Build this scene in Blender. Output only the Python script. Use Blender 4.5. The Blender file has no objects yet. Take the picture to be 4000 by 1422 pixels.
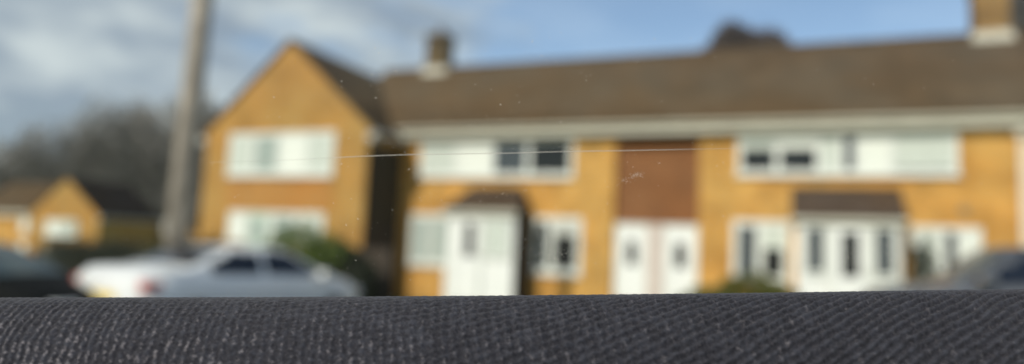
import bpy, math, random
import numpy as np
from mathutils import Vector, Matrix
R = math.radians
random.seed(7); rng = np.random.default_rng(7)
scene = bpy.context.scene
col = scene.collection

# ------------------------------------------------------------------ camera
YAW, PITCH, ROLL = 0.38341, 0.10090, 0.04532
CAM = Vector((0.0, -19.99, 1.15))
AX = Vector((-math.sin(YAW)*math.cos(PITCH), math.cos(YAW)*math.cos(PITCH), math.sin(PITCH)))
rt = Vector((math.cos(YAW), math.sin(YAW), 0)); up = rt.cross(AX)
RT = rt*math.cos(ROLL) + up*math.sin(ROLL)
UP = -rt*math.sin(ROLL) + up*math.cos(ROLL)
cd = bpy.data.cameras.new('camera'); cam = bpy.data.objects.new('camera', cd); col.objects.link(cam)
M = Matrix((RT, UP, -AX)).transposed().to_4x4(); M.translation = CAM
cam.matrix_world = M
cd.sensor_width = 36; cd.lens = 24.75
cd.clip_start = 0.01; cd.clip_end = 2000
cd.dof.use_dof = True; cd.dof.focus_distance = 0.130; cd.dof.aperture_fstop = 6.8
cd.dof.aperture_blades = 0
scene.camera = cam

# ------------------------------------------------------------------ light
SUN_EL, SUN_FROM = R(33), Vector((-0.25, -0.968, 0)).normalized()
S = Vector((SUN_FROM.x*math.cos(SUN_EL), SUN_FROM.y*math.cos(SUN_EL), math.sin(SUN_EL)))
sd = bpy.data.lights.new('sun', 'SUN'); sd.energy = 3.6; sd.angle = R(0.53); sd.color = (1.0, 0.93, 0.82)
so = bpy.data.objects.new('sun', sd); col.objects.link(so)
so.rotation_euler = S.to_track_quat('Z', 'Y').to_euler()
w = bpy.data.worlds.new('World'); scene.world = w; w.use_nodes = True
nt = w.node_tree; nt.nodes.clear(); N = nt.nodes.new; L = nt.links.new
sky = N('ShaderNodeTexSky'); sky.sky_type = 'NISHITA'; sky.sun_disc = False
sky.sun_elevation = SUN_EL; sky.sun_rotation = math.atan2(SUN_FROM.x, SUN_FROM.y)
sky.altitude = 100; sky.air_density = 1.0; sky.dust_density = 0.6; sky.ozone_density = 1.6
tc = N('ShaderNodeTexCoord'); mp = N('ShaderNodeMapping'); mp.inputs['Scale'].default_value = (1, 1, 2.6)
mp.inputs['Location'].default_value = (0.35, 0.1, 0.2)
no = N('ShaderNodeTexNoise'); no.inputs['Scale'].default_value = 4.4; no.inputs['Detail'].default_value = 5; no.inputs['Roughness'].default_value = .52
L(tc.outputs['Generated'], mp.inputs['Vector']); L(mp.outputs['Vector'], no.inputs['Vector'])
# more cloud towards the west (left of the road)
dv = N('ShaderNodeVectorMath'); dv.operation = 'DOT_PRODUCT'; dv.inputs[1].default_value = (-0.93, -0.37, 0.15)
L(tc.outputs['Generated'], dv.inputs[0])
mr = N('ShaderNodeMapRange'); mr.inputs['From Min'].default_value = -.08; mr.inputs['From Max'].default_value = 0.42
mr.inputs['To Min'].default_value = -0.28; mr.inputs['To Max'].default_value = 0.20
L(dv.outputs['Value'], mr.inputs['Value'])
ad = N('ShaderNodeMath'); ad.operation = 'ADD'; L(no.outputs['Fac'], ad.inputs[0]); L(mr.outputs[0], ad.inputs[1])
cr = N('ShaderNodeValToRGB'); cr.color_ramp.elements[0].position = .46; cr.color_ramp.elements[1].position = .62
cr.color_ramp.elements[0].color = (.16, .16, .16, 1); cr.color_ramp.elements[1].color = (.85, .85, .85, 1)
L(ad.outputs[0], cr.inputs['Fac'])
no2 = N('ShaderNodeTexNoise'); no2.inputs['Scale'].default_value = 7; no2.inputs['Detail'].default_value = 3
L(mp.outputs['Vector'], no2.inputs['Vector'])
cc = N('ShaderNodeValToRGB'); cc.color_ramp.elements[0].position = .38; cc.color_ramp.elements[1].position = .66
cc.color_ramp.elements[0].color = (2.1, 2.45, 2.9, 1); cc.color_ramp.elements[1].color = (4.6, 4.9, 4.9, 1)
L(no2.outputs['Fac'], cc.inputs['Fac'])
mx = N('ShaderNodeMix'); mx.data_type = 'RGBA'
L(cr.outputs['Color'], mx.inputs['Factor']); L(sky.outputs['Color'], mx.inputs['A']); L(cc.outputs['Color'], mx.inputs['B'])
bg = N('ShaderNodeBackground'); bg.inputs['Strength'].default_value = 0.15
wo = N('ShaderNodeOutputWorld'); L(mx.outputs['Result'], bg.inputs['Color']); L(bg.outputs[0], wo.inputs['Surface'])
scene.view_settings.view_transform = 'Standard'; scene.view_settings.look = 'None'
scene.view_settings.exposure = 0.0; scene.view_settings.gamma = 1.0

# ------------------------------------------------------------------ materials
MAT = {}
def mat(name, color, rough=.8, metal=0, spec=.5, var=.0, vscale=2.0, color2=None, bump=0, bscale=50, coat=0):
    m = bpy.data.materials.new(name); m.use_nodes = True; nt = m.node_tree
    b = nt.nodes['Principled BSDF']; b.inputs['Roughness'].default_value = rough
    b.inputs['Metallic'].default_value = metal; b.inputs['Specular IOR Level'].default_value = spec
    b.inputs['Coat Weight'].default_value = coat
    geo = nt.nodes.new('ShaderNodeTexCoord')
    n = nt.nodes.new('ShaderNodeTexNoise'); n.inputs['Scale'].default_value = vscale; n.inputs['Detail'].default_value = 5
    nt.links.new(geo.outputs['Object'], n.inputs['Vector'])
    r = nt.nodes.new('ShaderNodeValToRGB'); r.color_ramp.elements[0].position = .32; r.color_ramp.elements[1].position = .68
    c2 = color2 or tuple(c*(1+var) for c in color)
    c1 = tuple(c*(1-var) for c in color) if not color2 else color
    r.color_ramp.elements[0].color = (*c1, 1); r.color_ramp.elements[1].color = (*c2, 1)
    nt.links.new(n.outputs['Fac'], r.inputs['Fac']); nt.links.new(r.outputs['Color'], b.inputs['Base Color'])
    if bump:
        n2 = nt.nodes.new('ShaderNodeTexNoise'); n2.inputs['Scale'].default_value = bscale; n2.inputs['Detail'].default_value = 4
        nt.links.new(geo.outputs['Object'], n2.inputs['Vector'])
        bp = nt.nodes.new('ShaderNodeBump'); bp.inputs['Strength'].default_value = bump; bp.inputs['Distance'].default_value = .02
        nt.links.new(n2.outputs['Fac'], bp.inputs['Height']); nt.links.new(bp.outputs['Normal'], b.inputs['Normal'])
    MAT[name] = m
    return m

def coursed(name, c1, c2, mortar, bw, bh, ms, zk=1.0, rough=.85, blotch=.3, bump=.4, spec=.3):
    """bricks or tiles laid in courses, in metres, on any upright or sloping face"""
    m = bpy.data.materials.new(name); m.use_nodes = True; nt = m.node_tree; b = nt.nodes['Principled BSDF']
    b.inputs['Roughness'].default_value = rough; b.inputs['Specular IOR Level'].default_value = spec
    g = nt.nodes.new('ShaderNodeNewGeometry'); s = nt.nodes.new('ShaderNodeSeparateXYZ'); k = nt.nodes.new('ShaderNodeCombineXYZ')
    nt.links.new(g.outputs['Position'], s.inputs[0])
    a = nt.nodes.new('ShaderNodeMath'); a.operation = 'ADD'; nt.links.new(s.outputs[0], a.inputs[0]); nt.links.new(s.outputs[1], a.inputs[1])
    z = nt.nodes.new('ShaderNodeMath'); z.operation = 'MULTIPLY'; z.inputs[1].default_value = zk; nt.links.new(s.outputs[2], z.inputs[0])
    nt.links.new((a if zk == 1.0 else s).outputs[0], k.inputs[0]); nt.links.new(z.outputs[0], k.inputs[1])
    t = nt.nodes.new('ShaderNodeTexBrick'); t.inputs['Scale'].default_value = 1
    t.inputs['Brick Width'].default_value = bw; t.inputs['Row Height'].default_value = bh; t.inputs['Mortar Size'].default_value = ms
    t.inputs['Color1'].default_value = (*c1, 1); t.inputs['Color2'].default_value = (*c2, 1); t.inputs['Mortar'].default_value = (*mortar, 1)
    nt.links.new(k.outputs[0], t.inputs['Vector'])
    n = nt.nodes.new('ShaderNodeTexNoise'); n.inputs['Scale'].default_value = 1.25; n.inputs['Detail'].default_value = 6
    nt.links.new(g.outputs['Position'], n.inputs['Vector'])
    mr = nt.nodes.new('ShaderNodeMapRange'); mr.inputs['From Min'].default_value = .3; mr.inputs['From Max'].default_value = .7
    mr.inputs['To Min'].default_value = 1-blotch; mr.inputs['To Max'].default_value = 1+blotch*.6
    nt.links.new(n.outputs['Fac'], mr.inputs['Value'])
    mx = nt.nodes.new('ShaderNodeMix'); mx.data_type = 'RGBA'; mx.blend_type = 'MULTIPLY'; mx.inputs['Factor'].default_value = 1
    nt.links.new(t.outputs['Color'], mx.inputs['A']); nt.links.new(mr.outputs[0], mx.inputs['B']); nt.links.new(mx.outputs['Result'], b.inputs['Base Color'])
    n3 = nt.nodes.new('ShaderNodeTexNoise'); n3.inputs['Scale'].default_value = .55; n3.inputs['Detail'].default_value = 4; n3.inputs['Roughness'].default_value = .65
    of = nt.nodes.new('ShaderNodeVectorMath'); of.inputs[1].default_value = (7, 3, 11); nt.links.new(g.outputs['Position'], of.inputs[0]); nt.links.new(of.outputs[0], n3.inputs['Vector'])
    r3 = nt.nodes.new('ShaderNodeValToRGB'); q = r3.color_ramp.elements; q[0].position = .40; q[1].position = .62
    q[0].color = (1.0, .93, .84, 1); q[1].color = (1.04, 1.10, 1.20, 1)
    nt.links.new(n3.outputs['Fac'], r3.inputs['Fac'])
    m3 = nt.nodes.new('ShaderNodeMix'); m3.data_type = 'RGBA'; m3.blend_type = 'MULTIPLY'; m3.inputs['Factor'].default_value = 1
    nt.links.new(mx.outputs['Result'], m3.inputs['A']); nt.links.new(r3.outputs['Color'], m3.inputs['B']); nt.links.new(m3.outputs['Result'], b.inputs['Base Color'])
    bp = nt.nodes.new('ShaderNodeBump'); bp.inputs['Strength'].default_value = bump; bp.inputs['Distance'].default_value = .01; bp.invert = True
    nt.links.new(t.outputs['Fac'], bp.inputs['Height']); nt.links.new(bp.outputs['Normal'], b.inputs['Normal'])
    MAT[name] = m; return m

coursed('buff_brick', (.56, .28, .052), (.66, .34, .075), (.50, .33, .14), .225, .075, .008, blotch=.34)
coursed('weathered_brick', (.41, .215, .045), (.48, .255, .06), (.37, .25, .11), .225, .075, .008, blotch=.2)
coursed('black_brick', (.09, .06, .022), (.12, .08, .03), (.09, .07, .04), .225, .075, .008, blotch=.4)
coursed('sooty_brick', (.27, .155, .045), (.33, .19, .055), (.2, .15, .08), .225, .075, .008, blotch=.4)
coursed('orange_brick', (.44, .19, .038), (.50, .225, .05), (.4, .24, .1), .225, .075, .008, blotch=.12)
coursed('russet_tile', (.23, .095, .036), (.28, .12, .045), (.13, .06, .03), .165, .11, .006, blotch=.15)
coursed('porch_tile', (.082, .058, .042), (.10, .07, .05), (.04, .03, .025), .30, .30, .012, zk=1.7, blotch=.15, spec=.08)
coursed('gable_tile', (.088, .061, .036), (.105, .073, .043), (.04, .03, .02), .30, .30, .012, zk=1.7, blotch=.2, spec=.05)
coursed('roof_tile', (.098, .066, .036), (.122, .082, .045), (.05, .035, .025), .30, .30, .012, zk=1.7, blotch=.22, spec=.08)
coursed('shaded_roof_tile', (.024, .018, .016), (.03, .023, .02), (.015, .012, .01), .30, .30, .012, zk=1.7, blotch=.22, spec=.08)  # shade of the far right-hand slopes is put into this near-black tile colour
mat('white_upvc', (.74, .75, .69), .35, var=.03)
mat('cream_fascia', (.56, .53, .43), .5, var=.08)
mat('door_white', (.86, .86, .82), .35, var=.02)
mat('mullion_pink', (.62, .52, .46), .6, var=.05)
mat('glass_dark', (.012, .014, .014), .06, spec=.5)
mat('glass_grey', (.06, .072, .08), .12, var=.15)
mat('curtain_white', (.60, .64, .57), .9, var=.07, vscale=6)
mat('curtain_bright', (.82, .84, .76), .9, var=.03, vscale=6)
mat('curtain_green', (.36, .42, .38), .9, var=.1, vscale=6)
mat('blind_grey', (.50, .50, .45), .8, var=.1)
mat('lead', (.50, .47, .38), .6, var=.2, vscale=5)
mat('pot', (.16, .12, .07), .8, var=.2)
mat('gutter_grey', (.45, .44, .40), .5, var=.05)
mat('pipe_cream', (.82, .74, .62), .45, var=.04)
mat('vent_grey', (.25, .19, .11), .8, var=.1)
mat('pole_wood', (.36, .31, .25), .85, var=.2, vscale=3, bump=.5, bscale=20)
mat('bark', (.12, .10, .075), .9, var=.3)
mat('wood_twig', (.25, .235, .215), .9, var=.3, vscale=.12)
mat('dark_brown_side', (.035, .024, .013), .9, var=.2)  # very dark brown for the right sides of the wing and small porch
mat('twig', (.155, .135, .115), .9, var=.25, vscale=.3)
mat('twig_dark', (.085, .065, .055), .9, var=.3)
mat('leaf_green', (.07, .115, .015), .6, color2=(.13, .18, .03), vscale=2.5)
mat('leaf_olive', (.055, .05, .008), .6, color2=(.11, .095, .018), vscale=2.5)
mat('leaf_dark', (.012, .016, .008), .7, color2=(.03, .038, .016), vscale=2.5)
mat('leaf_moss', (.075, .085, .012), .7, color2=(.13, .13, .025), vscale=3)
mat('fence_wood', (.06, .045, .032), .85, var=.3, vscale=4)
mat('asphalt', (.05, .05, .052), .9, var=.2, vscale=1.5, bump=.3, bscale=80)
mat('paving', (.22, .21, .19), .9, var=.15, vscale=2)
mat('kerb_stone', (.30, .29, .27), .85, var=.1)
mat('grass', (.05, .085, .018), .9, color2=(.09, .13, .03), vscale=.8, bump=.5, bscale=30)
mat('paint_white', (.80, .80, .78), .3, var=.01, coat=.6)
mat('paint_black', (.008, .009, .009), .7, spec=.05, var=.1)
mat('paint_navy', (.012, .022, .045), .4, coat=.3)
mat('paint_silver', (.10, .105, .115), .35, metal=.3, coat=.6)
mat('car_glass', (.010, .015, .026), .18, spec=.3)
mat('car_glass_teal', (.02, .045, .04), .1, spec=.5)
mat('rubber', (.02, .02, .02), .8)
mat('alloy', (.35, .35, .36), .35, metal=.8)
mat('tail_red', (.62, .22, .19), .3)
mat('plate_yellow', (.85, .62, .10), .4)
mat('headlamp', (.6, .62, .64), .1)
mat('seat_beige', (.42, .40, .20), .9, var=.1)
# thin window glass
m = bpy.data.materials.new('pane_glass'); m.use_nodes = True; nt = m.node_tree; nt.nodes.clear()
tr = nt.nodes.new('ShaderNodeBsdfTransparent'); tr.inputs[0].default_value = (.97, .985, .975, 1)
gl = nt.nodes.new('ShaderNodeBsdfGlossy'); gl.inputs['Roughness'].default_value = .02
fr = nt.nodes.new('ShaderNodeFresnel'); fr.inputs[0].default_value = 1.25
ms = nt.nodes.new('ShaderNodeMixShader'); ou = nt.nodes.new('ShaderNodeOutputMaterial')
nt.links.new(fr.outputs[0], ms.inputs[0]); nt.links.new(tr.outputs[0], ms.inputs[1]); nt.links.new(gl.outputs[0], ms.inputs[2]); nt.links.new(ms.outputs[0], ou.inputs[0])
MAT['pane_glass'] = m

# ------------------------------------------------------------------ builders
def tag(o, label=None, cat=None, group=None, kind=None):
    if label: o['label'] = label
    if cat: o['category'] = cat
    if group: o['group'] = group
    if kind: o['kind'] = kind
    return o
def empty(name, loc, label, cat, group=None, rz=0):
    o = bpy.data.objects.new(name, None); o.location = loc; o.rotation_euler = (0, 0, rz); o.empty_display_size = .2
    col.objects.link(o); return tag(o, label, cat, group)

class MB:
    def __init__(s): s.v = []; s.f = []
    def add(s, vs, fs):
        n = len(s.v); s.v += [tuple(p) for p in vs]; s.f += [tuple(i+n for i in f) for f in fs]; return s
    def box(s, x0, x1, y0, y1, z0, z1):
        vs = [(x, y, z) for z in (z0, z1) for y in (y0, y1) for x in (x0, x1)]
        return s.add(vs, [(0, 2, 3, 1), (4, 5, 7, 6), (0, 1, 5, 4), (2, 6, 7, 3), (0, 4, 6, 2), (1, 3, 7, 5)])
    def prism(s, poly, a, b):
        """poly: list of 3D points, extruded by vectors a..b"""
        n = len(poly); A = [Vector(p)+Vector(a) for p in poly]; B = [Vector(p)+Vector(b) for p in poly]
        return s.add(A+B, [tuple(range(n))[::-1], tuple(range(n, 2*n))] + [(i, (i+1) % n, n+(i+1) % n, n+i) for i in range(n)])
    def tube(s, p, q, r0, r1, n=10, cap=True):
        p = Vector(p); q = Vector(q); d = (q-p).normalized(); a = d.orthogonal().normalized(); b = d.cross(a)
        vs = [p+(a*math.cos(t)+b*math.sin(t))*r0 for t in [2*math.pi*i/n for i in range(n)]]
        vs += [q+(a*math.cos(t)+b*math.sin(t))*r1 for t in [2*math.pi*i/n for i in range(n)]]
        fs = [(i, (i+1) % n, n+(i+1) % n, n+i) for i in range(n)]
        if cap: fs += [tuple(range(n))[::-1], tuple(range(n, 2*n))]
        return s.add(vs, fs)
    def build(s, name, m, parent=None, smooth=False, bevel=0, sub=0):
        me = bpy.data.meshes.new(name); me.from_pydata(s.v, [], s.f); me.update()
        me.materials.append(MAT[m])
        o = bpy.data.objects.new(name, me); col.objects.link(o)
        if parent:
            o.parent = parent
        if smooth:
            for p in me.polygons: p.use_smooth = True
        if bevel:
            b = o.modifiers.new('bevel', 'BEVEL'); b.width = bevel; b.segments = 2; b.limit_method = 'ANGLE'
        if sub:
            b = o.modifiers.new('sub', 'SUBSURF'); b.levels = b.render_levels = sub
        return o
def blank(parent):
    return MB()

def window(parent, x0, x1, z0, z1, y, splits, fills, transom=None, fw=.07, sill=True):
    """uPVC window in the face at y (facing -y); splits: mullion x's; fills: per light"""
    f = MB(); yo = y-.045
    f.box(x0, x1, yo, y+.02, z0, z0+fw); f.box(x0, x1, yo, y+.02, z1-fw, z1)
    f.box(x0, x0+fw, yo, y+.02, z0+fw, z1-fw); f.box(x1-fw, x1, yo, y+.02, z0+fw, z1-fw)
    for s in splits: f.box(s-fw*.6, s+fw*.6, yo+.004, y+.016, z0+fw, z1-fw)
    W = f.build('window', 'white_upvc', parent, bevel=.008)
    if sill: MB().box(x0-.06, x1+.06, y-.11, y+.01, z0-.05, z0-.002).build('sill', 'white_upvc', W, bevel=.006)
    e = [x0+fw*.5] + list(splits) + [x1-fw*.5]
    for i, fl in enumerate(fills):
        a, b = e[i]+fw*.35, e[i+1]-fw*.35
        base = 'glass_grey' if fl == 'grey' else 'glass_dark'
        MB().box(a, b, y-.012, y-.002, z0+fw*.8, z1-fw*.8).build('pane', base, W)
        if fl in ('white', 'bright', 'green'):
            c = MB(); n = 10   # pleated curtain close to the glass
            vs = []; fs = []
            for k in range(n+1):
                xx = a+(b-a)*k/n; yy = y-.024-(.006 if k % 2 else 0)
                vs += [(xx, yy, z0+fw*.9), (xx, yy, z1-fw*.9)]
            for k in range(n): fs.append((2*k, 2*k+2, 2*k+3, 2*k+1))
            c.add(vs, fs); c.build('curtain', {'white': 'curtain_white', 'bright': 'curtain_bright', 'green': 'curtain_green'}[fl], W)
        if isinstance(fl, tuple):   # blind lowered to a fraction, colour name
            zz = z1-fw*.9-(z1-z0-2*fw)*fl[0]
            MB().box(a, b, y-.03, y-.018, zz, z1-fw*.9).build('blind', fl[1], W)
    return W

def door(parent, x0, x1, z0, z1, y, lites, panel='door_white', fr=.07, handle_side=1):
    d = MB()
    d.box(x0, x0+fr, y-.04, y+.03, z0, z1); d.box(x1-fr, x1, y-.04, y+.03, z0, z1); d.box(x0+fr, x1-fr, y-.04, y+.03, z1-fr, z1)
    F = d.build('door', 'white_upvc', parent, bevel=.006)
    MB().box(x0+fr, x1-fr, y-.02, y+.02, z0, z1-fr).build('door_leaf', panel, F, bevel=.008)
    for (a, b, c, e, mname, arch) in lites:
        pts = [(a, y, c), (b, y, c), (b, y, e)]
        if arch:
            cx = (a+b)/2; rr = (b-a)/2
            pts += [(cx+rr*math.cos(t), y, e+rr*math.sin(t)) for t in [math.pi*k/8 for k in range(1, 8)]]
        pts += [(a, y, e)]
        MB().prism(pts, (0, -.034, 0), (0, -.0205, 0)).build('glazing', mname, F)
    hx = x1-fr-.08 if handle_side > 0 else x0+fr+.08
    MB().box(hx-.015, hx+.015, y-.05, y-.0205, 1.0, 1.2).build('handle', 'alloy', F)
    return F

# ------------------------------------------------------------------ ground
def gz(x): return .0335*(min(x, 8.0)-2) if x < 8 else .0335*6
def sheet(name, x0, x1, y0, y1, off, m, th=None):
    xs = sorted(set([x0, x1] + [v for v in (8.0,) if x0 < v < x1]))
    b = MB()
    for i in range(len(xs)-1):
        a, c = xs[i], xs[i+1]
        if th is None:
            b.add([(a, y0, gz(a)+off), (c, y0, gz(c)+off), (c, y1, gz(c)+off), (a, y1, gz(a)+off)], [(0, 1, 2, 3)])
        else:
            b.prism([(a, y0, gz(a)+off), (c, y0, gz(c)+off), (c, y1, gz(c)+off), (a, y1, gz(a)+off)], (0, 0, -th), (0, 0, 0))
    return tag(b.build(name, m), kind='structure')
sheet('ground', -400, 400, -400, 600, -.06, 'grass')
sheet('road', -200, 120, -27, -15.0, -.05, 'asphalt')
sheet('kerb', -200, 120, -15.0, -14.85, .06, 'kerb_stone', .2)
sheet('pavement', -200, 120, -14.849, -13.3, .055, 'paving', .2)
sheet('parking_bay', -12.5, 8, -13.299, -7.5, .0, 'asphalt', .1)

# ------------------------------------------------------------------ houses
EAVE, RIDGE, YB = 5.05, 8.14, 7.5
def main_roof(parent, x0, x1, m='roof_tile', ridge=RIDGE, dz=0):
    ym = 3.66; ye = -.42
    prof = [(0, ye, EAVE+.06+dz), (0, ym, ridge+dz), (0, 2*ym-ye, EAVE+.06+dz), (0, 2*ym-ye, EAVE-.06+dz), (0, ym, ridge-.14+dz), (0, ye, EAVE-.06+dz)]
    r = MB().prism(prof, (x0, 0, 0), (x1, 0, 0)).build('roof', m, parent)
    n = int((x1-x0)/.45); rd = MB()
    for i in range(n):
        a = x0+(x1-x0)*i/n; b = x0+(x1-x0)*(i+1)/n-.012
        rd.prism([(0, ym-.13, ridge-.05+dz), (0, ym-.07, ridge+.06+dz), (0, ym+.07, ridge+.06+dz), (0, ym+.13, ridge-.05+dz)], (a, 0, 0), (b, 0, 0))
    rd.build('ridge_tiles', m, r)
    return r
def eaves(parent, x0, x1):
    MB().box(x0, x1, -.34, -.002, 4.71, 4.77).build('soffit', 'cream_fascia', parent)
    MB().box(x0, x1, -.36, -.335, 4.70, 4.98).build('fascia', 'cream_fascia', parent)
    g = MB(); pts = [(0, -.37-.06*(1-math.cos(t)), 5.0-.11*math.sin(t)) for t in [math.pi*k/8 for k in range(9)]]
    g.prism(pts, (x0, 0, 0), (x1, 0, 0)); g.build('gutter', 'cream_fascia', parent)
def chimney(roof, xc, w_, zb, zt, yc=3.66, stain='sooty_brick', pots=2):
    h = w_/2
    b = MB().box(xc-h, xc+h, yc-.35, yc+.35, zb-.8, zt-.18)
    b.box(xc-h-.05, xc+h+.05, yc-.40, yc+.40, zt-.18, zt)
    b.build('chimney', stain, roof)
    MB().prism([(xc-h-.13, yc-.52, zb-.55), (xc+h+.13, yc-.52, zb-.55), (xc+h+.06, yc-.38, zb+.10), (xc-h-.06, yc-.38, zb+.10)], (0, 0, 0), (0, .9, 0)).build('flashing', 'lead', roof)
    for k in range(pots):
        px = xc+(k-(pots-1)/2)*.42
        MB().tube((px, yc, zt), (px, yc, zt+.38), .13, .11, 12).build('chimney_pot', 'pot', roof)
def porch(house, x0, x1, y0, zr0, zr1, hip, lites, dr, door_x=None, base='door_white'):
    """enclosed white porch with a tiled lean-to roof"""
    b = MB()
    b.box(x0, x1, y0, -.002, -1.0, zr0-.10)
    P_ = b.build('porch', base, house, bevel=.01)
    o = .13; h = .38 if hip else 0
    yl = y0-.16
    prof = [(x0-o, yl, zr0), (x1+o, yl, zr0), (x1+o-h, -.003, zr1), (x0-o+h, -.003, zr1)]
    low = [(x0-o, yl, zr0-.07), (x1+o, yl, zr0-.07), (x1+o, -.003, zr0-.07), (x0-o, -.003, zr0-.07)]
    mroof = MB().add(prof+low, [(0, 1, 2, 3), (0, 4, 5, 1), (1, 5, 6, 2), (3, 7, 4, 0), (4, 7, 6, 5), (2, 6, 7, 3)])
    mroof.build('porch_roof', 'porch_tile', P_)
    MB().box(x0-o+.01, x1+o-.01, yl-.02, yl+.03, zr0-.19, zr0-.075).build('porch_fascia', 'cream_fascia', P_)
    return P_

# --- house with the small hipped porch
hA = empty('terraced_house', (0, 0, 0), 'brick terraced house with two dark upstairs panes and a small hipped porch', 'house', 'terraced houses in the row')
b = MB(); b.box(-12.05, -4.85, 0, YB, -1.5, EAVE); b.box(-4.85, -3.66, .22, YB, -1.5, EAVE)
b.build('wall', 'buff_brick', hA)
MB().box(-4.849, -3.661, .17, .2195, 2.2, 4.70).build('hung_tiles', 'russet_tile', hA)
rA = main_roof(hA, -15.2, -3.663); eaves(hA, -12.05, -3.663)
chimney(rA, -12.8, .86, 8.0, 9.42, pots=1, stain='black_brick')
window(hA, -11.3, -6.1, 3.48, 4.655, 0, [-9.98, -8.75, -7.55], ['white', 'bright', 'grey', 'dark'], fw=.13)
window(hA, -11.5, -10.05, .66, 2.28, 0, [-10.78], ['green', 'green'], fw=.14)
window(hA, -7.25, -5.78, .60, 2.28, 0, [-6.72], ['dark', (.28, 'blind_grey')], fw=.16)
door(hA, -4.83, -3.88, -.05, 2.16, .18, [(-4.48, -4.18, .98, 1.55, 'glass_dark', True)])
MB().box(-3.879, -3.662, .12, .2, -.3, 2.16).build('door_panel', 'mullion_pink', hA)
pA = porch(hA, -9.60, -7.42, -1.2, 2.42, 3.18, True, None, None)
MB().box(-7.419, -7.36, -1.19, -.004, -1, 2.30).build('side_panel', 'dark_brown_side', pA)
door(pA, -9.35, -8.42, -.3, 2.14, -1.235, [(-8.98, -8.66, 1.0, 1.98, 'glass_dark', False)])
window(pA, -8.38, -7.55, 1.0, 2.14, -1.23, [], ['white'], fw=.09, sill=False)
# --- house with the wide porch
hB = empty('terraced_house', (0, 0, 0), 'brick terraced house with white upstairs blinds and a wide porch with three narrow lights', 'house', 'terraced houses in the row')
b = MB(); b.box(-2.45, 5.0, 0, YB, -1.5, EAVE); b.box(-3.658, -2.45, .22, YB, -1.5, EAVE)
b.build('wall', 'buff_brick', hB)
MB().box(-3.659, -2.451, .17, .2195, 2.2, 4.70).build('hung_tiles', 'russet_tile', hB)
rB = main_roof(hB, -3.660, 5.0); eaves(hB, -3.660, 5.0)
chimney(rB, 5.27, .86, 8.02, 9.6, pots=2)
window(hB, -1.45, 3.75, 3.55, 4.70, 0, [-.42, .60, 1.12, 1.52, 2.28], [(.36, 'curtain_white'), (.36, 'curtain_bright'), 'white', 'grey', 'bright', (.96, 'curtain_white')], fw=.13)
window(hB, -1.55, -.10, .70, 2.32, 0, [-.85], ['grey', (.45, 'curtain_white')], fw=.16)
window(hB, 2.72, 4.2, .70, 2.27, 0, [3.35, 3.75], ['white', 'grey', 'bright'], fw=.13)
door(hB, -3.42, -2.47, -.05, 2.16, .18, [(-3.12, -2.80, .96, 1.52, 'glass_dark', True)])
MB().box(-3.656, -3.421, .12, .2, -.3, 2.16).build('door_panel', 'mullion_pink', hB)
pB = porch(hB, .06, 2.34, -1.2, 2.42, 3.24, False, None, None)
door(pB, .80, 1.66, -.1, 2.24, -1.235, [(1.06, 1.44, .95, 2.02, 'glass_dark', False)])
window(pB, .20, .76, .95, 2.20, -1.23, [], ['grey'], fw=.10, sill=False)
window(pB, 1.70, 2.26, .95, 2.20, -1.23, [], ['grey'], fw=.10, sill=False)
dp = MB().tube((5.02, -.09, -.5), (5.02, -.09, 4.5), .045, .045, 12).build('downpipe', 'pipe_cream', hB)
MB().prism([(4.90, -.2, 4.5), (5.14, -.2, 4.5), (5.17, -.2, 4.75), (4.87, -.2, 4.75)], (0, 0, 0), (0, .18, 0)).build('hopper', 'pipe_cream', dp)
MB().tube((3.84, -.05, 2.68), (3.84, .0, 2.68), .11, .12, 16).build('wall_vent', 'vent_grey', hB)
# --- next house of the row, mostly out of frame
hC = empty('terraced_house', (0, 0, 0), 'cream rendered end of the next terraced house beyond the downpipe at the right edge', 'house', 'terraced houses in the row')
mat('cream_render', (.80, .62, .42), .85, var=.05)
MB().box(5.004, 13, 0, YB, -1.5, EAVE).build('wall', 'cream_render', hC)
main_roof(hC, 5.004, 13); eaves(hC, 5.004, 13)
window(hC, 7, 10.5, 3.5, 4.65, 0, [8.2, 9.4], ['white', 'grey', 'white'], fw=.1)
window(hC, 7, 10.5, .8, 2.2, 0, [8.7], ['white', 'grey'], fw=.1)

# --- gabled wing house
def gable_house(label, ox, oy, oz, depth, wins, name='gabled_house', hw=3.2, group=None, brick='buff_brick', orange=True, rooftop=2.85, roofm='gable_tile'):
    h = empty(name, (ox, oy, oz), label, 'house', group)
    e = 4.78; r = e+rooftop
    MB().prism([(-hw, 0, -2), (hw, 0, -2), (hw, 0, e), (0, 0, r), (-hw, 0, e)], (0, 0, 0), (0, depth, 0)).build('wall', brick, h)
    o = .22; k = rooftop/hw
    pr = [(-hw-o, 0, e-o*k+.03), (0, 0, r+.03), (hw+o, 0, e-o*k+.03), (hw+o, 0, e-o*k+.15), (0, 0, r+.16), (-hw-o, 0, e-o*k+.15)]
    ro = MB().prism(pr, (0, -.06, 0), (0, depth+.06, 0)).build('roof', roofm, h)
    for s in (-1, 1):
        MB().tube((s*(hw+o+.05), -.08, e-o*k+.02), (s*(hw+o+.05), depth, e-o*k+.02), .07, .07, 10).build('gutter', 'gutter_grey', h)
        MB().box(min(s*hw, s*(hw+o+.02)), max(s*hw, s*(hw+o+.02)), -.10, .25, e-.42, e-o*k+.0).build('eaves_box', 'gutter_grey', h)
    return h
hW = gable_house('tall yellow brick gabled house end joined to the left of the terrace', -15.22, -2.0, 0, 11.3, None, group=None, brick='weathered_brick')
window(hW, -2.18, 2.0, 3.28, 4.68, 0, [-1.15, -.1, .95], ['white', 'green', 'bright', 'white'], fw=.13)
MB().box(-2.1, 2.0, -.02, -.001, 2.2, 3.2).build('spandrel', 'orange_brick', hW)
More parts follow.
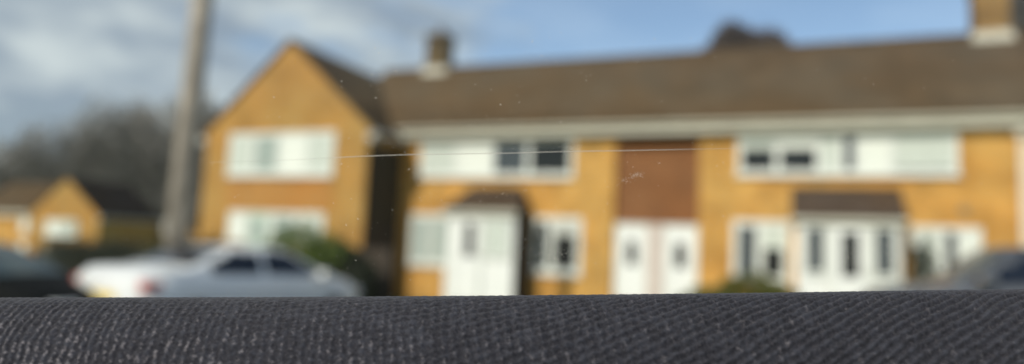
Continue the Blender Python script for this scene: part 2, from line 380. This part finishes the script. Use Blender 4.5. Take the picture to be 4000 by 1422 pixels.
MB().box(3.201, 3.23, .01, 1.995, -1.2, 4.3).build('dark_brown_side', 'dark_brown_side', hW)  # thin dark brown slab over the wing's right wall
window(hW, -1.95, -1.215, 1.2, 2.12, 0, [], ['bright'], fw=.11)
window(hW, -.235, 1.8, 1.2, 2.12, 0, [.75], ['green', 'white'], fw=.12)
mat('door_pale_green', (.50, .60, .50), .5, var=.05)
door(hW, -1.21, -.24, -.3, 2.12, 0, [(-.98, -.48, 1.2, 1.85, 'curtain_green', False)], panel='door_pale_green')
# --- far gabled house with its wing going left
hF = gable_house('small distant yellow brick gabled house at the far left, beyond the pole', -57.3, 21.2, -2.1, 6, None, brick='weathered_brick', hw=4.25, rooftop=3.1, roofm='shaded_roof_tile')
window(hF, -2.0, 1.8, 3.0, 4.3, 0, [-.8, .5], ['bright', 'white', 'green'], fw=.13)
window(hF, -2.0, 1.8, .8, 2.2, 0, [-.8, .5], ['white', 'grey', 'white'], fw=.13)
hG = empty('row_house', (-66.7, 23.2, -2.1), 'distant brown roofed brick row house attached left of the small gabled one', 'house')
MB().box(-6, 6.0, 0, 7, -2, 5).build('wall', 'buff_brick', hG)
MB().prism([(0, -.4, 4.95), (0, 3.5, 8.0), (0, 7.4, 4.95), (0, 7.4, 4.8), (0, -.4, 4.8)], (-6.2, 0, 0), (6.0, 0, 0)).build('roof', 'roof_tile', hG)
MB().box(-6, 6.0, -.42, -.4, 4.6, 4.94).build('fascia', 'cream_fascia', hG)
window(hG, 1.2, 4.6, 3.2, 4.5, 0, [2.9], ['bright', 'white'], fw=.13)
window(hG, 1.2, 4.6, .8, 2.2, 0, [2.9], ['bright', 'white'], fw=.13)
# dark steep-roofed house behind it, only its shaded slope shows
hD = gable_house('dark shaded roof slope of a house standing right of the distant gable', -53.5, 30.0, -5.0, 6, None, hw=4.6, rooftop=3.2, roofm='shaded_roof_tile', brick='sooty_brick')

# ------------------------------------------------------------------ pole
pl = empty('utility_pole', (-9.93, -10.8, gz(-9.93)), 'tall weathered grey brown pole leaning slightly right behind the white car', 'pole')
MB().tube((0, 0, 0), (.82, -.6, 8.6), .19, .165, 20).build('shaft', 'pole_wood', pl, smooth=True)
MB().box(-.06, .14, -.215, -.14, 1.6, 1.85).build('number_plate', 'gutter_grey', pl)

# ------------------------------------------------------------------ cars
def interp(x, pts):
    return float(np.interp(x, [p[0] for p in pts], [p[1] for p in pts]))
def car(name, label, cat, loc, rz, paint, Lc, belt, roof, halfw, gh, glass='car_glass', hatch=False, through=None):
    """x from tail (0) to nose (Lc); belt/roof height profiles; gh=(rear screen foot, roof rear, roof front, windscreen foot)"""
    c = empty(name, loc, label, cat, rz=rz)
    xs = sorted(set([0, .04, .15, .35, .6] + [Lc*i/24 for i in range(2, 23)] + [Lc-.6, Lc-.35, Lc-.15, Lc-.04, Lc] + list(gh)))
    def sec(x):
        zb = interp(x, belt); zr = interp(x, roof); endf = min(1, (min(x, Lc-x)+.02)/.5); wf = (1-(1-endf)**2.2)*.26+.74
        wv = halfw*wf; inn = interp(x, [(gh[0], 0), (gh[1], 1), (gh[2], 1), (gh[3], 0)]) if gh[0] < x < gh[3] else 0
        wr = wv*(.90-.17*inn)
        return [(0, .2), (wv*.80, .2), (wv*.96, .32), (wv, .52), (wv*1.0, .70), (wv*.975, zb-.05), (wv*.93, zb), (wr*.5+wv*.93*.5+.006, (zb+zr)/2), (wr, zr-.035), (wr*.9, zr), (wr*.5, zr+.015), (0, zr+.022)]
    S_ = [sec(x) for x in xs]; n = len(S_[0]); b = MB(); vs = []; fs = []
    for i, x in enumerate(xs):
        vs += [(x, -y, z) for y, z in S_[i]]+[(x, y, z) for y, z in S_[i][1:-1][::-1]]
    mN = 2*n-2
    for i in range(len(xs)-1):
        for j in range(mN):
            fs.append((i*mN+j, i*mN+(j+1) % mN, (i+1)*mN+(j+1) % mN, (i+1)*mN+j))
    fs.append(tuple(range(mN))[::-1]); fs.append(tuple(range((len(xs)-1)*mN, len(xs)*mN)))
    b.add(vs, fs); b.build('body', paint, c, smooth=True)
    # side glass
    def side(sg, x0, x1, nm='side_window'):
        g = MB(); k = 8; v = []; f = []
        for i in range(k+1):
            x = x0+(x1-x0)*i/k; s = sec(x); (ya, za), (ym, zm), (yb, zb_) = s[6], s[7], s[8]
            for (yy, zz) in ((ya+.004, za+.03), (ym+.008, zm), (yb+.008, zb_-.02)): v.append((x, sg*yy, zz if zz > za+.03 else za+.031))
        for i in range(k):
            for j in range(2): f.append((i*3+j, (i+1)*3+j, (i+1)*3+j+1, i*3+j+1))
        g.add(v, f); o = g.build(nm, glass, c, smooth=True); return o
    mid = (gh[1]+gh[2])/2
    for sg in (-1, 1):
        side(sg, gh[0]+(gh[1]-gh[0])*.45, mid-.05); side(sg, mid+.05, gh[2]+(gh[3]-gh[2])*.62)
    def screen(x0, x1, nm):
        g = MB(); v = []; f = []
        for i in range(7):
            x = x0+(x1-x0)*i/6; s = sec(x); wv = s[9][0]*.97
            for t in (-1, -.5, 0, .5, 1): v.append((x, wv*t, s[9][1]+.03-.012*t*t*1.5))
        for i in range(6):
            for j in range(4): f.append((i*5+j, (i+1)*5+j, (i+1)*5+j+1, i*5+j+1))
        g.add(v, f); g.build(nm, glass, c, smooth=True)
    screen(gh[0]+.06, gh[1]-.05, 'rear_window'); screen(gh[2]+.05, gh[3]-.06, 'windscreen')
    for wx in (.85, Lc-.85):
        for sg in (-1, 1):
            y = sg*(halfw-.02)
            t = MB().tube((wx, y-sg*.2, .31), (wx, y+sg*.03, .31), .31, .30, 24).build('wheel', 'rubber', c, smooth=False)
            MB().tube((wx, y+sg*.025, .31), (wx, y+sg*.045, .31), .2, .19, 16).build('rim', 'alloy', t)
    for sg in (-1, 1):
        zt = interp(.1, belt)
        MB().box(.03, .34, min(sg*halfw*.70, sg*halfw*.945), max(sg*halfw*.70, sg*halfw*.945), zt-.20, zt-.04).build('tail_light', 'tail_red', c, bevel=.02)
        MB().box(Lc-.2, Lc+.0, min(sg*halfw*.5, sg*halfw*.88), max(sg*halfw*.5, sg*halfw*.88), .58, .72).build('headlight', 'headlamp', c, bevel=.02)
        m0 = gh[2]+(gh[3]-gh[2])*.7
        MB().box(m0-.08, m0+.08, min(sg*halfw*.95, sg*(halfw+.16)), max(sg*halfw*.95, sg*(halfw+.16)), interp(m0, belt), interp(m0, belt)+.13).build('mirror', paint, c, bevel=.03)
    MB().box(-.03, .1, -.26, .26, .60, .71).build('number_plate', 'plate_yellow', c)
    MB().box(-.06, .12, -halfw*.86, halfw*.86, .32, .52).build('bumper', paint, c, bevel=.03)
    if through:
        g = MB(); v = []; f = []
        for i in range(15):
            x = gh[1]-.12+(gh[2]+.10-gh[1]+.12)*i/14; s = sec(x)
            for j in (8, 9, 10, 11): v.append((x, -s[j][0]-(.008 if j < 9 else 0), s[j][1]+.009))
            for j in (10, 9, 8): v.append((x, s[j][0]+(.008 if j < 9 else 0), s[j][1]+.009))
        for i in range(14):
            for j in range(6): f.append((i*7+j, (i+1)*7+j, (i+1)*7+j+1, i*7+j+1))
        g.add(v, f); g.build('roof', through, c, smooth=True)
    return c
car('saloon_car', 'white saloon car seen from behind with sunlit boot and shaded right side', 'car',
    (-9.0, -12.8, gz(-8.6)), R(84), 'paint_white', 4.6,
    [(0, .90), (.2, .99), (1, .97), (2.4, .95), (3.5, .92), (4.2, .80), (4.6, .62)],
    [(0, .95), (.15, 1.05), (.75, 1.08), (1.6, 1.40), (2.4, 1.43), (2.75, 1.38), (3.65, .99), (4.3, .86), (4.6, .66)], .88,
    (.75, 1.55, 2.7, 3.65))
car('hatchback_car', 'dark black car at the bottom left corner', 'car',
    (-12.9, -14.0, gz(-12)+.0), R(16), 'paint_black', 4.1,
    [(0, .92), (1, .95), (2.4, .92), (3.2, .88), (3.8, .76), (4.1, .6)],
    [(0, .98), (.25, 1.15), (.7, 1.42), (1.8, 1.46), (2.2, 1.40), (3.1, .98), (3.8, .82), (4.1, .64)], .86,
    (.1, .7, 2.1, 3.1), glass='car_glass_teal')
car('estate_car', 'silver grey car with dark roof and windows at the right edge', 'car',
    (5.15, -9.7, .0), R(184), 'paint_silver', 4.5,
    [(0, 1.02), (1, 1.06), (2.6, 1.06), (3.4, 1.0), (4.1, .86), (4.5, .62)],
    [(0, 1.06), (.2, 1.25), (.5, 1.44), (1.6, 1.50), (2.95, 1.46), (3.40, 1.06), (4.2, .90), (4.5, .66)], .89,
    (.12, .5, 2.95, 3.40), through='paint_navy')

# ------------------------------------------------------------------ plants
def leaf_cloud(n, blobs, size, squash=1.0):
    tot = sum(b[3]*b[4]*b[5] for b in blobs); V = []; F = []
    for (cx, cy, cz, rx, ry, rz) in blobs:
        k = int(n*rx*ry*rz/tot); d = rng.normal(size=(k, 3)); d /= np.linalg.norm(d, axis=1)[:, None]
        rad = .55+.5*rng.random(k)**.6
        lump = 1+.16*np.sin(d[:, 0]*5+cx)*np.cos(d[:, 2]*6+cy)
        P = np.array([cx, cy, cz])+d*np.array([rx, ry, rz])*(rad*lump)[:, None]
        a = rng.normal(size=(k, 3)); a /= np.linalg.norm(a, axis=1)[:, None]
        bb = np.cross(a, rng.normal(size=(k, 3))); bb /= np.linalg.norm(bb, axis=1)[:, None]
        s = size*(.6+.8*rng.random(k))[:, None]
        V.append(np.stack([P-a*s, P+bb*s*.55, P+a*s, P-bb*s*.55], 1).reshape(-1, 3))
    V = np.concatenate(V); F = [(4*i, 4*i+1, 4*i+2, 4*i+3) for i in range(len(V)//4)]
    m = MB(); m.v = [tuple(p) for p in V]; m.f = F; return m
def bush(name, label, cat, loc, blobs, leafm, n=4000, size=.05, group=None):
    e = empty(name, loc, label, cat, group)
    leaf_cloud(n, blobs, size).build('foliage', leafm, e)
    st = MB()
    for (cx, cy, cz, rx, ry, rz) in blobs:
        for k in range(3):
            st.tube((cx+random.uniform(-.1, .1), cy, -.6), (cx+random.uniform(-rx, rx)*.5, cy+random.uniform(-ry, ry)*.5, cz+rz*.4), .03, .012, 6)
    st.build('stems', 'bark', e); return e
bush('shrub', 'olive green shrub behind the leaning pole, left of the gabled house', 'shrub', (-20.3, -1.2, gz(-20)), [(0, 0, 1.0, 1.3, .8, 1.0), (1.5, .3, .8, 1.0, .7, .9)], 'leaf_olive', 5000)
bush('shrub', 'olive shrub growing at the left foot of the gabled house', 'shrub', (-16.9, -3.0, gz(-17)), [(0, 0, .95, .75, .6, .95), (.9, -.1, .7, .55, .5, .7)], 'leaf_olive', 4500)
bush('shrub', 'rounded bright green shrub in front of the gabled house lower window', 'shrub', (-12.9, -3.7, gz(-13)), [(-.1, 0, 1.45, .95, .7, .78), (-.5, .1, .8, .5, .6, .7), (.9, 0, 1.2, .8, .6, .7)], 'leaf_green', 7000)
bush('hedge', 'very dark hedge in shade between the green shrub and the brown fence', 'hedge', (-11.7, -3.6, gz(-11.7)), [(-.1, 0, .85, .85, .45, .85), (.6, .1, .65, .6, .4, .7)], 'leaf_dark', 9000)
bush('shrub', 'low mossy green shrub under the lower window left of the wide porch', 'shrub', (-.95, -3.0, gz(-1)), [(-.75, 0, .32, .8, .5, .42), (0, 0, .55, .75, .5, .5), (.6, 0, .4, .5, .5, .42)], 'leaf_moss', 6000)
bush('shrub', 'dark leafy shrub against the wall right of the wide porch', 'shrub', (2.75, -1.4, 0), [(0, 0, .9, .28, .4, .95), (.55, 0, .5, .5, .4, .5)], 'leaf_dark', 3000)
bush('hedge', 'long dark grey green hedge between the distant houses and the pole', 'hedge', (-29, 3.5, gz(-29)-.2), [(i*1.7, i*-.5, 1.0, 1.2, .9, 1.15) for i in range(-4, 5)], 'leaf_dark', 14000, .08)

fe = empty('garden_fence', (-11.7, -2.6, gz(-11.7)), 'dark brown wooden fence panel in front of the shaded side wall', 'fence')
for k in range(14):
    MB().box(-.7+k*.12, -.7+k*.12+.11, 0, .02, 0, 1.55+.01*(k % 3)).build('board', 'fence_wood', fe)
MB().box(-.72, 1.0, .021, .06, .35, .43).build('rail', 'fence_wood', fe); MB().box(-.72, 1.0, .021, .06, 1.2, 1.28).build('rail', 'fence_wood', fe)
MB().box(-.82, -.72, -.03, .07, -.3, 1.65).build('post', 'fence_wood', fe); MB().box(.99, 1.09, -.03, .07, -.3, 1.65).build('post', 'fence_wood', fe)

def bare_tree(b, base, h, spread, rnd, depth=5, r0=None, nb=3):
    def grow(p, d, ln, r, k):
        q = p+d*ln; b.tube(p, q, r, r*.68, 6 if k > 3 else 4 if k > 1 else 3, cap=False)
        if k == 0: return
        for i in range(nb if k > 1 else nb+1):
            nd = (d+Vector((rnd.gauss(0, spread), rnd.gauss(0, spread), rnd.gauss(.12, spread*.6)))).normalized()
            grow(q if i else p+d*ln*.75, nd, ln*rnd.uniform(.62, .82), r*.6, k-1)
    grow(Vector(base), Vector((0, 0, 1)), h*.28, r0 or h*.022, depth)
def tree(label, loc, h, spread, seed, m='twig_brown', depth=6):
    rnd = random.Random(seed)
    e = empty('bare_tree', loc, label, 'tree')
    t = MB(); t.tube((0, 0, -.5), (0, 0, h*.3), h*.03, h*.022, 10); t.build('trunk', 'bark', e, smooth=True)
    c = MB(); bare_tree(c, (0, 0, h*.27), h*.86, spread, rnd, depth, r0=h*.017, nb=2)
    k = 11000; d = rng.normal(size=(k, 3)); d /= np.linalg.norm(d, axis=1)[:, None]; d[:, 2] = np.abs(d[:, 2])*1.0-.25
    rr = np.array([h*.185, h*.185, h*.21])*(1+.12*np.sin(d[:, :1]*7+seed)); P = np.array([0, 0, h*.80])+d*rr*(.2+.82*rng.random(k)**.5)[:, None]
    a = d+rng.normal(size=(k, 3))*.5; a /= np.linalg.norm(a, axis=1)[:, None]; s_ = np.cross(a, rng.normal(size=(k, 3))); s_ /= np.linalg.norm(s_, axis=1)[:, None]
    V = np.stack([P-s_*.045, P+s_*.045, P+a*(.35+.4*rng.random(k))[:, None]], 1).reshape(-1, 3)
    c.add([tuple(p) for p in V], [(3*i, 3*i+1, 3*i+2) for i in range(k)])
    c.build('crown', m, e)
    return e
mat('twig_brown', (.12, .085, .07), .9, var=.3)
tree('dark bare domed tree showing above the roof ridge, centre right', (-3.2, 26, -.1), 16.9, .30, 3, depth=7)
tree('grey bare tree behind the right hand chimney at the top right corner', (14.0, 27, 0), 19, .5, 5, m='twig', depth=6)

# bare woodland on the rise behind the left houses: one uncountable mass
wd = MB(); rnd = random.Random(11)
V = []; F = []
tops = [(-128, 5), (-121, 7), (-115, 8.8), (-108, 13.4), (-100, 16.6), (-94, 20.0), (-89, 22.3), (-82, 23.3), (-74, 23), (-66, 21)]
for i in range(140):
    x = rnd.uniform(-135, -60); dy = rnd.uniform(-9, 9)
    top = interp(x, tops)+rnd.uniform(-1.6, .3)
    y = 50+(x+115)*.36+dy
    g = -4.0
    wd.tube((x, y, g), (x+rnd.uniform(-.5, .5), y, g+(top-g)*.6), .28, .16, 6, cap=False)
    for k in range(6):
        a = rnd.uniform(0, 6.28); z0 = g+(top-g)*rnd.uniform(.25, .6); l = rnd.uniform(2, 4)
        wd.tube((x, y, z0), (x+math.cos(a)*l, y+math.sin(a)*l, z0+rnd.uniform(3, 6)), .12, .05, 4, cap=False)
    n = 1700; rz = (top-g)*.46; cz = top-rz
    d = rng.normal(size=(n, 3)); d /= np.linalg.norm(d, axis=1)[:, None]
    P = np.array([x, y, cz])+d*np.array([3.6, 3.6, rz])*(.25+.75*rng.random(n)**.5)[:, None]
    a = d+rng.normal(size=(n, 3))*.6+np.array([0, 0, .5]); a /= np.linalg.norm(a, axis=1)[:, None]
    sd_ = np.cross(a, rng.normal(size=(n, 3))); sd_ /= np.linalg.norm(sd_, axis=1)[:, None]
    ln = (.5+.7*rng.random(n))[:, None]
    V.append(np.stack([P-sd_*.11, P+sd_*.11, P+a*ln], 1).reshape(-1, 3))
V = np.concatenate(V)
wd.add([tuple(p) for p in V], [(3*i, 3*i+1, 3*i+2) for i in range(len(V)//3)])
wo_ = wd.build('woodland', 'wood_twig')
tag(wo_, 'grey brown mass of bare winter trees behind the distant houses', 'woodland', kind='stuff')

# ------------------------------------------------------------------ inside the car: knitted fabric and window glass
def camloc(name_obj):
    name_obj.matrix_world = M
# local axes: +x right, +y up, -z away from the camera
def crest(xm):   # height of the fabric's top edge under the optical axis at 0.128 m, in metres
    u = xm/.128*2750+2000
    v = np.interp(u, [-3000, 0, 1000, 2000, 3000, 4000, 7000], [1178, 1168, 1166, 1160, 1150, 1135, 1085])
    return -(v-711)/2750*.128
sx = np.concatenate([np.linspace(-.45, -.112, 60, endpoint=False), np.arange(-.112, .112, .00019), np.linspace(.112, .45, 60)])
# arc length t (m) along the profile, 0 at the crest; negative goes over the back
tt = np.concatenate([np.linspace(-.16, -.008, 30, endpoint=False), np.arange(-.008, .026, .00019), np.linspace(.026, .20, 30)])
rad = .017
def profile(t):
    """returns (y, z, ny, nz) of the padded edge: back falls away, front rolls over and comes down towards the viewer"""
    ang = np.clip(t/rad, -1.45, 1.15)
    y = rad*(np.cos(ang)-1); z = rad*np.sin(ang)
    ex = t-ang*rad
    y = y-np.abs(np.sin(ang))*np.abs(ex); z = z+np.cos(ang)*ex
    return y, z, np.cos(ang), np.sin(ang)
XX, TT = np.meshgrid(sx, tt)
py, pz, ny, nz = profile(TT)
# the knit: a skewed lattice of soft stitches, turning slowly across the cloth
X_ = XX*1000; T_ = -TT*1000
def vnoise(x, y, s, seed):
    r = np.random.default_rng(seed); g = r.random((256, 256))
    xi = x/s; yi = y/s; x0 = np.floor(xi).astype(int); y0 = np.floor(yi).astype(int); fx = xi-x0; fy = yi-y0
    fx = fx*fx*(3-2*fx); fy = fy*fy*(3-2*fy)
    a = g[y0 % 256, x0 % 256]; b_ = g[y0 % 256, (x0+1) % 256]; c_ = g[(y0+1) % 256, x0 % 256]; d_ = g[(y0+1) % 256, (x0+1) % 256]
    return (a*(1-fx)+b_*fx)*(1-fy)+(c_*(1-fx)+d_*fx)*fy
wx = X_+.7*(vnoise(X_, T_, 6, 1)-.5)+.45*(vnoise(X_, T_, 1.3, 2)-.5)
wy = T_+.7*(vnoise(X_, T_, 7, 3)-.5)+.40*(vnoise(X_, T_, 1.2, 4)-.5)
turn = np.clip((X_+85)/150, 0, 1)
sl = .20+.26*turn                      # rise of the rows towards the right
rows = (wy-sl*wx-.0006*wx*wx)/1.62
cols = (wx+.10*wy)/(1.55+.5*turn)
rowh = .5+.5*np.cos(2*np.pi*rows); colh = .5+.5*np.cos(2*np.pi*(cols+.5*np.floor(rows+.5)*0))
h = (1-turn)*(.55*colh+.45*rowh*colh)+turn*(.72*rowh+.28*rowh*colh)
fib = .5*vnoise(X_*.8+.6*T_, T_*1.3, .50, 5)+.5*vnoise(X_-.7*T_, T_*1.2, .27, 6)
fuzz = .45*vnoise(X_*1.1+.4*T_, T_, .34, 21)+.35*vnoise(X_, T_*1.1, .75, 22)+.2*vnoise(X_, T_, 2.4, 23)
face = np.clip((TT*1000+.6)/4.5, 0, 1)          # the stitches are pulled flat over the edge
mid = 1-.45*np.exp(-((X_+38)/26)**2)            # worn fuzzier patch
H_ = ((.30+.36*turn)*h*mid*(.2+.8*face)+.40*(fib-.5)*(.22+.78*face)+.14*(vnoise(X_, T_, 2.6, 8)-.5)*face)*1e-3
cy = crest(XX)
VY = cy+py+ny*H_; VZ = -.128+pz*1.0+nz*H_
# keep the visible face at nearly constant distance: lean the front down, not out
VX = XX
nr, nc = XX.shape
idx = np.arange(nr*nc).reshape(nr, nc)
quads = np.stack([idx[:-1, :-1], idx[1:, :-1], idx[1:, 1:], idx[:-1, 1:]], -1).reshape(-1, 4)
me = bpy.data.meshes.new('upholstery')
me.vertices.add(nr*nc); me.vertices.foreach_set('co', np.stack([VX, VY, VZ], -1).astype(np.float32).ravel())
me.loops.add(len(quads)*4); me.loops.foreach_set('vertex_index', quads.astype(np.int32).ravel())
me.polygons.add(len(quads)); me.polygons.foreach_set('loop_start', np.arange(0, len(quads)*4, 4, dtype=np.int32)); me.polygons.foreach_set('loop_total', np.full(len(quads), 4, np.int32))
me.update(calc_edges=True); me.validate()
me.polygons.foreach_set('use_smooth', np.ones(len(quads), bool))
m = bpy.data.materials.new('charcoal_knit'); m.use_nodes = True; nt = m.node_tree; b = nt.nodes['Principled BSDF']
b.inputs['Roughness'].default_value = .85; b.inputs['Specular IOR Level'].default_value = .25
b.inputs['Sheen Weight'].default_value = .08; b.inputs['Sheen Roughness'].default_value = .5
tc = nt.nodes.new('ShaderNodeTexCoord')
n1 = nt.nodes.new('ShaderNodeTexNoise'); n1.inputs['Scale'].default_value = 2600; n1.inputs['Detail'].default_value = 3
n2 = nt.nodes.new('ShaderNodeTexNoise'); n2.inputs['Scale'].default_value = 900; n2.inputs['Detail'].default_value = 2
nt.links.new(tc.outputs['Object'], n1.inputs['Vector']); nt.links.new(tc.outputs['Object'], n2.inputs['Vector'])
r1 = nt.nodes.new('ShaderNodeValToRGB'); e = r1.color_ramp.elements
e[0].position = .3; e[0].color = (.008, .008, .011, 1); e[1].position = .72; e[1].color = (.045, .042, .05, 1)
k = r1.color_ramp.elements.new(.55); k.color = (.018, .018, .023, 1)
nt.links.new(n1.outputs['Fac'], r1.inputs['Fac'])
mx = nt.nodes.new('ShaderNodeMix'); mx.data_type = 'RGBA'; mx.blend_type = 'MIX'; mx.inputs['B'].default_value = (.035, .037, .047, 1)
ay = nt.nodes.new('ShaderNodeAttribute'); ay.attribute_name = 'knit_tone'
nt.links.new(ay.outputs['Fac'], mx.inputs['Factor']); nt.links.new(r1.outputs['Color'], mx.inputs['A']); at = nt.nodes.new('ShaderNodeAttribute'); at.attribute_name = 'fleck'
m2 = nt.nodes.new('ShaderNodeMix'); m2.data_type = 'RGBA'; m2.inputs['B'].default_value = (.27, .25, .26, 1)
nt.links.new(at.outputs['Fac'], m2.inputs['Factor']); nt.links.new(mx.outputs['Result'], m2.inputs['A']); nt.links.new(m2.outputs['Result'], b.inputs['Base Color'])
me.materials.append(m)
# pale flecks, thicker towards the left and low on the face
knit_tone = np.clip((fuzz*.75+.25*h-.40)/.34, 0, 1)  # random tone, paler on raised stitches and darker between them
ay_ = me.attributes.new('knit_tone', 'FLOAT', 'POINT'); ay_.data.foreach_set('value', knit_tone.astype(np.float32).ravel())
fl = vnoise(X_, T_*1.2, .26, 15)*.6+vnoise(X_, T_, .7, 16)*.4
dens = np.clip(.10+.9*np.clip((-T_-3)/13, 0, 1)*np.clip(1-(X_+85)/105, .12, 1), 0, 1)
fleck = np.clip((fl+.34*(colh-.6)-(.80-.20*dens))/.22, 0, 1)*(.18+.5*dens)
af = me.attributes.new('fleck', 'FLOAT', 'POINT'); af.data.foreach_set('value', fleck.astype(np.float32).ravel())
fo = bpy.data.objects.new('upholstery', me); col.objects.link(fo); fo.matrix_world = M
tag(fo, 'charcoal grey knitted fabric padding filling the whole foreground below the window', 'upholstery')

# the side window the picture is taken through
gw = MB(); gw.box(-.42, .42, -.07, .33, -.1475, -.1435)
go = gw.build('car_window', 'pane_glass'); go.matrix_world = M
tag(go, 'clear dusty car window pane with one long fine scratch, rising behind the fabric', 'window')
mat('scratch', (.55, .52, .45), .5); mat('dust', (.62, .58, .5), .9)
def px(u, v, z=.1430): return ((u-2000)/2750*z, -(v-711)/2750*z, -z)
sc = MB(); pts = [(820, 634), (1000, 630), (1200, 622), (1400, 611), (1600, 604), (1800, 601), (2000, 598), (2200, 592), (2400, 589), (2600, 585), (2760, 582), (2900, 579), (3100, 574)]
for i in range(len(pts)-1):
    r0, r1_ = [(.00004+.00003*math.sin(math.pi*min(1, max(0, (p[0]-800)/2300)))) * (0.45 if p[0] < 1300 or p[0] > 2750 else 1) for p in (pts[i], pts[i+1])]
    sc.tube(px(*pts[i]), px(*pts[i+1]), r0, r1_, 5)
so_ = sc.build('scratch', 'scratch', go)
ds = MB()
def speck(u, v, r, ln=1):
    c = Vector(px(u, v, .1431)); a = rnd.uniform(0, 6.28); k = 5
    d = Vector((math.cos(a), math.sin(a), 0)); e = Vector((-d.y, d.x, 0)); s = []
    for i in range(k):
        t = 6.283*i/k; s.append(c+d*r*ln*math.cos(t)+e*r*math.sin(t))
    ds.add(s+[c+Vector((0, 0, r*.5))], [(i, (i+1) % k, k) for i in range(k)])
for i in range(420):
    u = rnd.gauss(1900, 500) if i < 300 else rnd.uniform(200, 3950); v = rnd.uniform(120, 1150) if i > 120 else rnd.gauss(640, 260)
    if v > 1150: continue
    speck(u, v, rnd.choice([.00003, .00004, .00005, .00007]), rnd.choice([1, 1, 1.5, 3]))
for i in range(130): speck(rnd.gauss(2120, 95), rnd.gauss(985, 32), rnd.choice([.00002, .00003, .00005]), rnd.choice([1, 2, 3]))
for i in range(90):
    t = rnd.random(); speck(2425+80*t+rnd.gauss(0, 8), 712-38*t+rnd.gauss(0, 7), rnd.choice([.00004, .00006]), 1)
for (u0, v0, n_, du, dv_) in ((3190, 640, 30, 130, 14), (3440, 1010, 26, 34, 40), (2900, 570, 22, 160, 8), (1950, 760, 24, 120, 40), (3350, 1000, 18, 60, 50)):
    for i in range(n_): speck(rnd.gauss(u0, du), rnd.gauss(v0, dv_), rnd.choice([.00002, .00003]), rnd.choice([2, 4, 7]))
dd = ds.build('dust', 'dust', go); dd['kind'] = 'stuff'
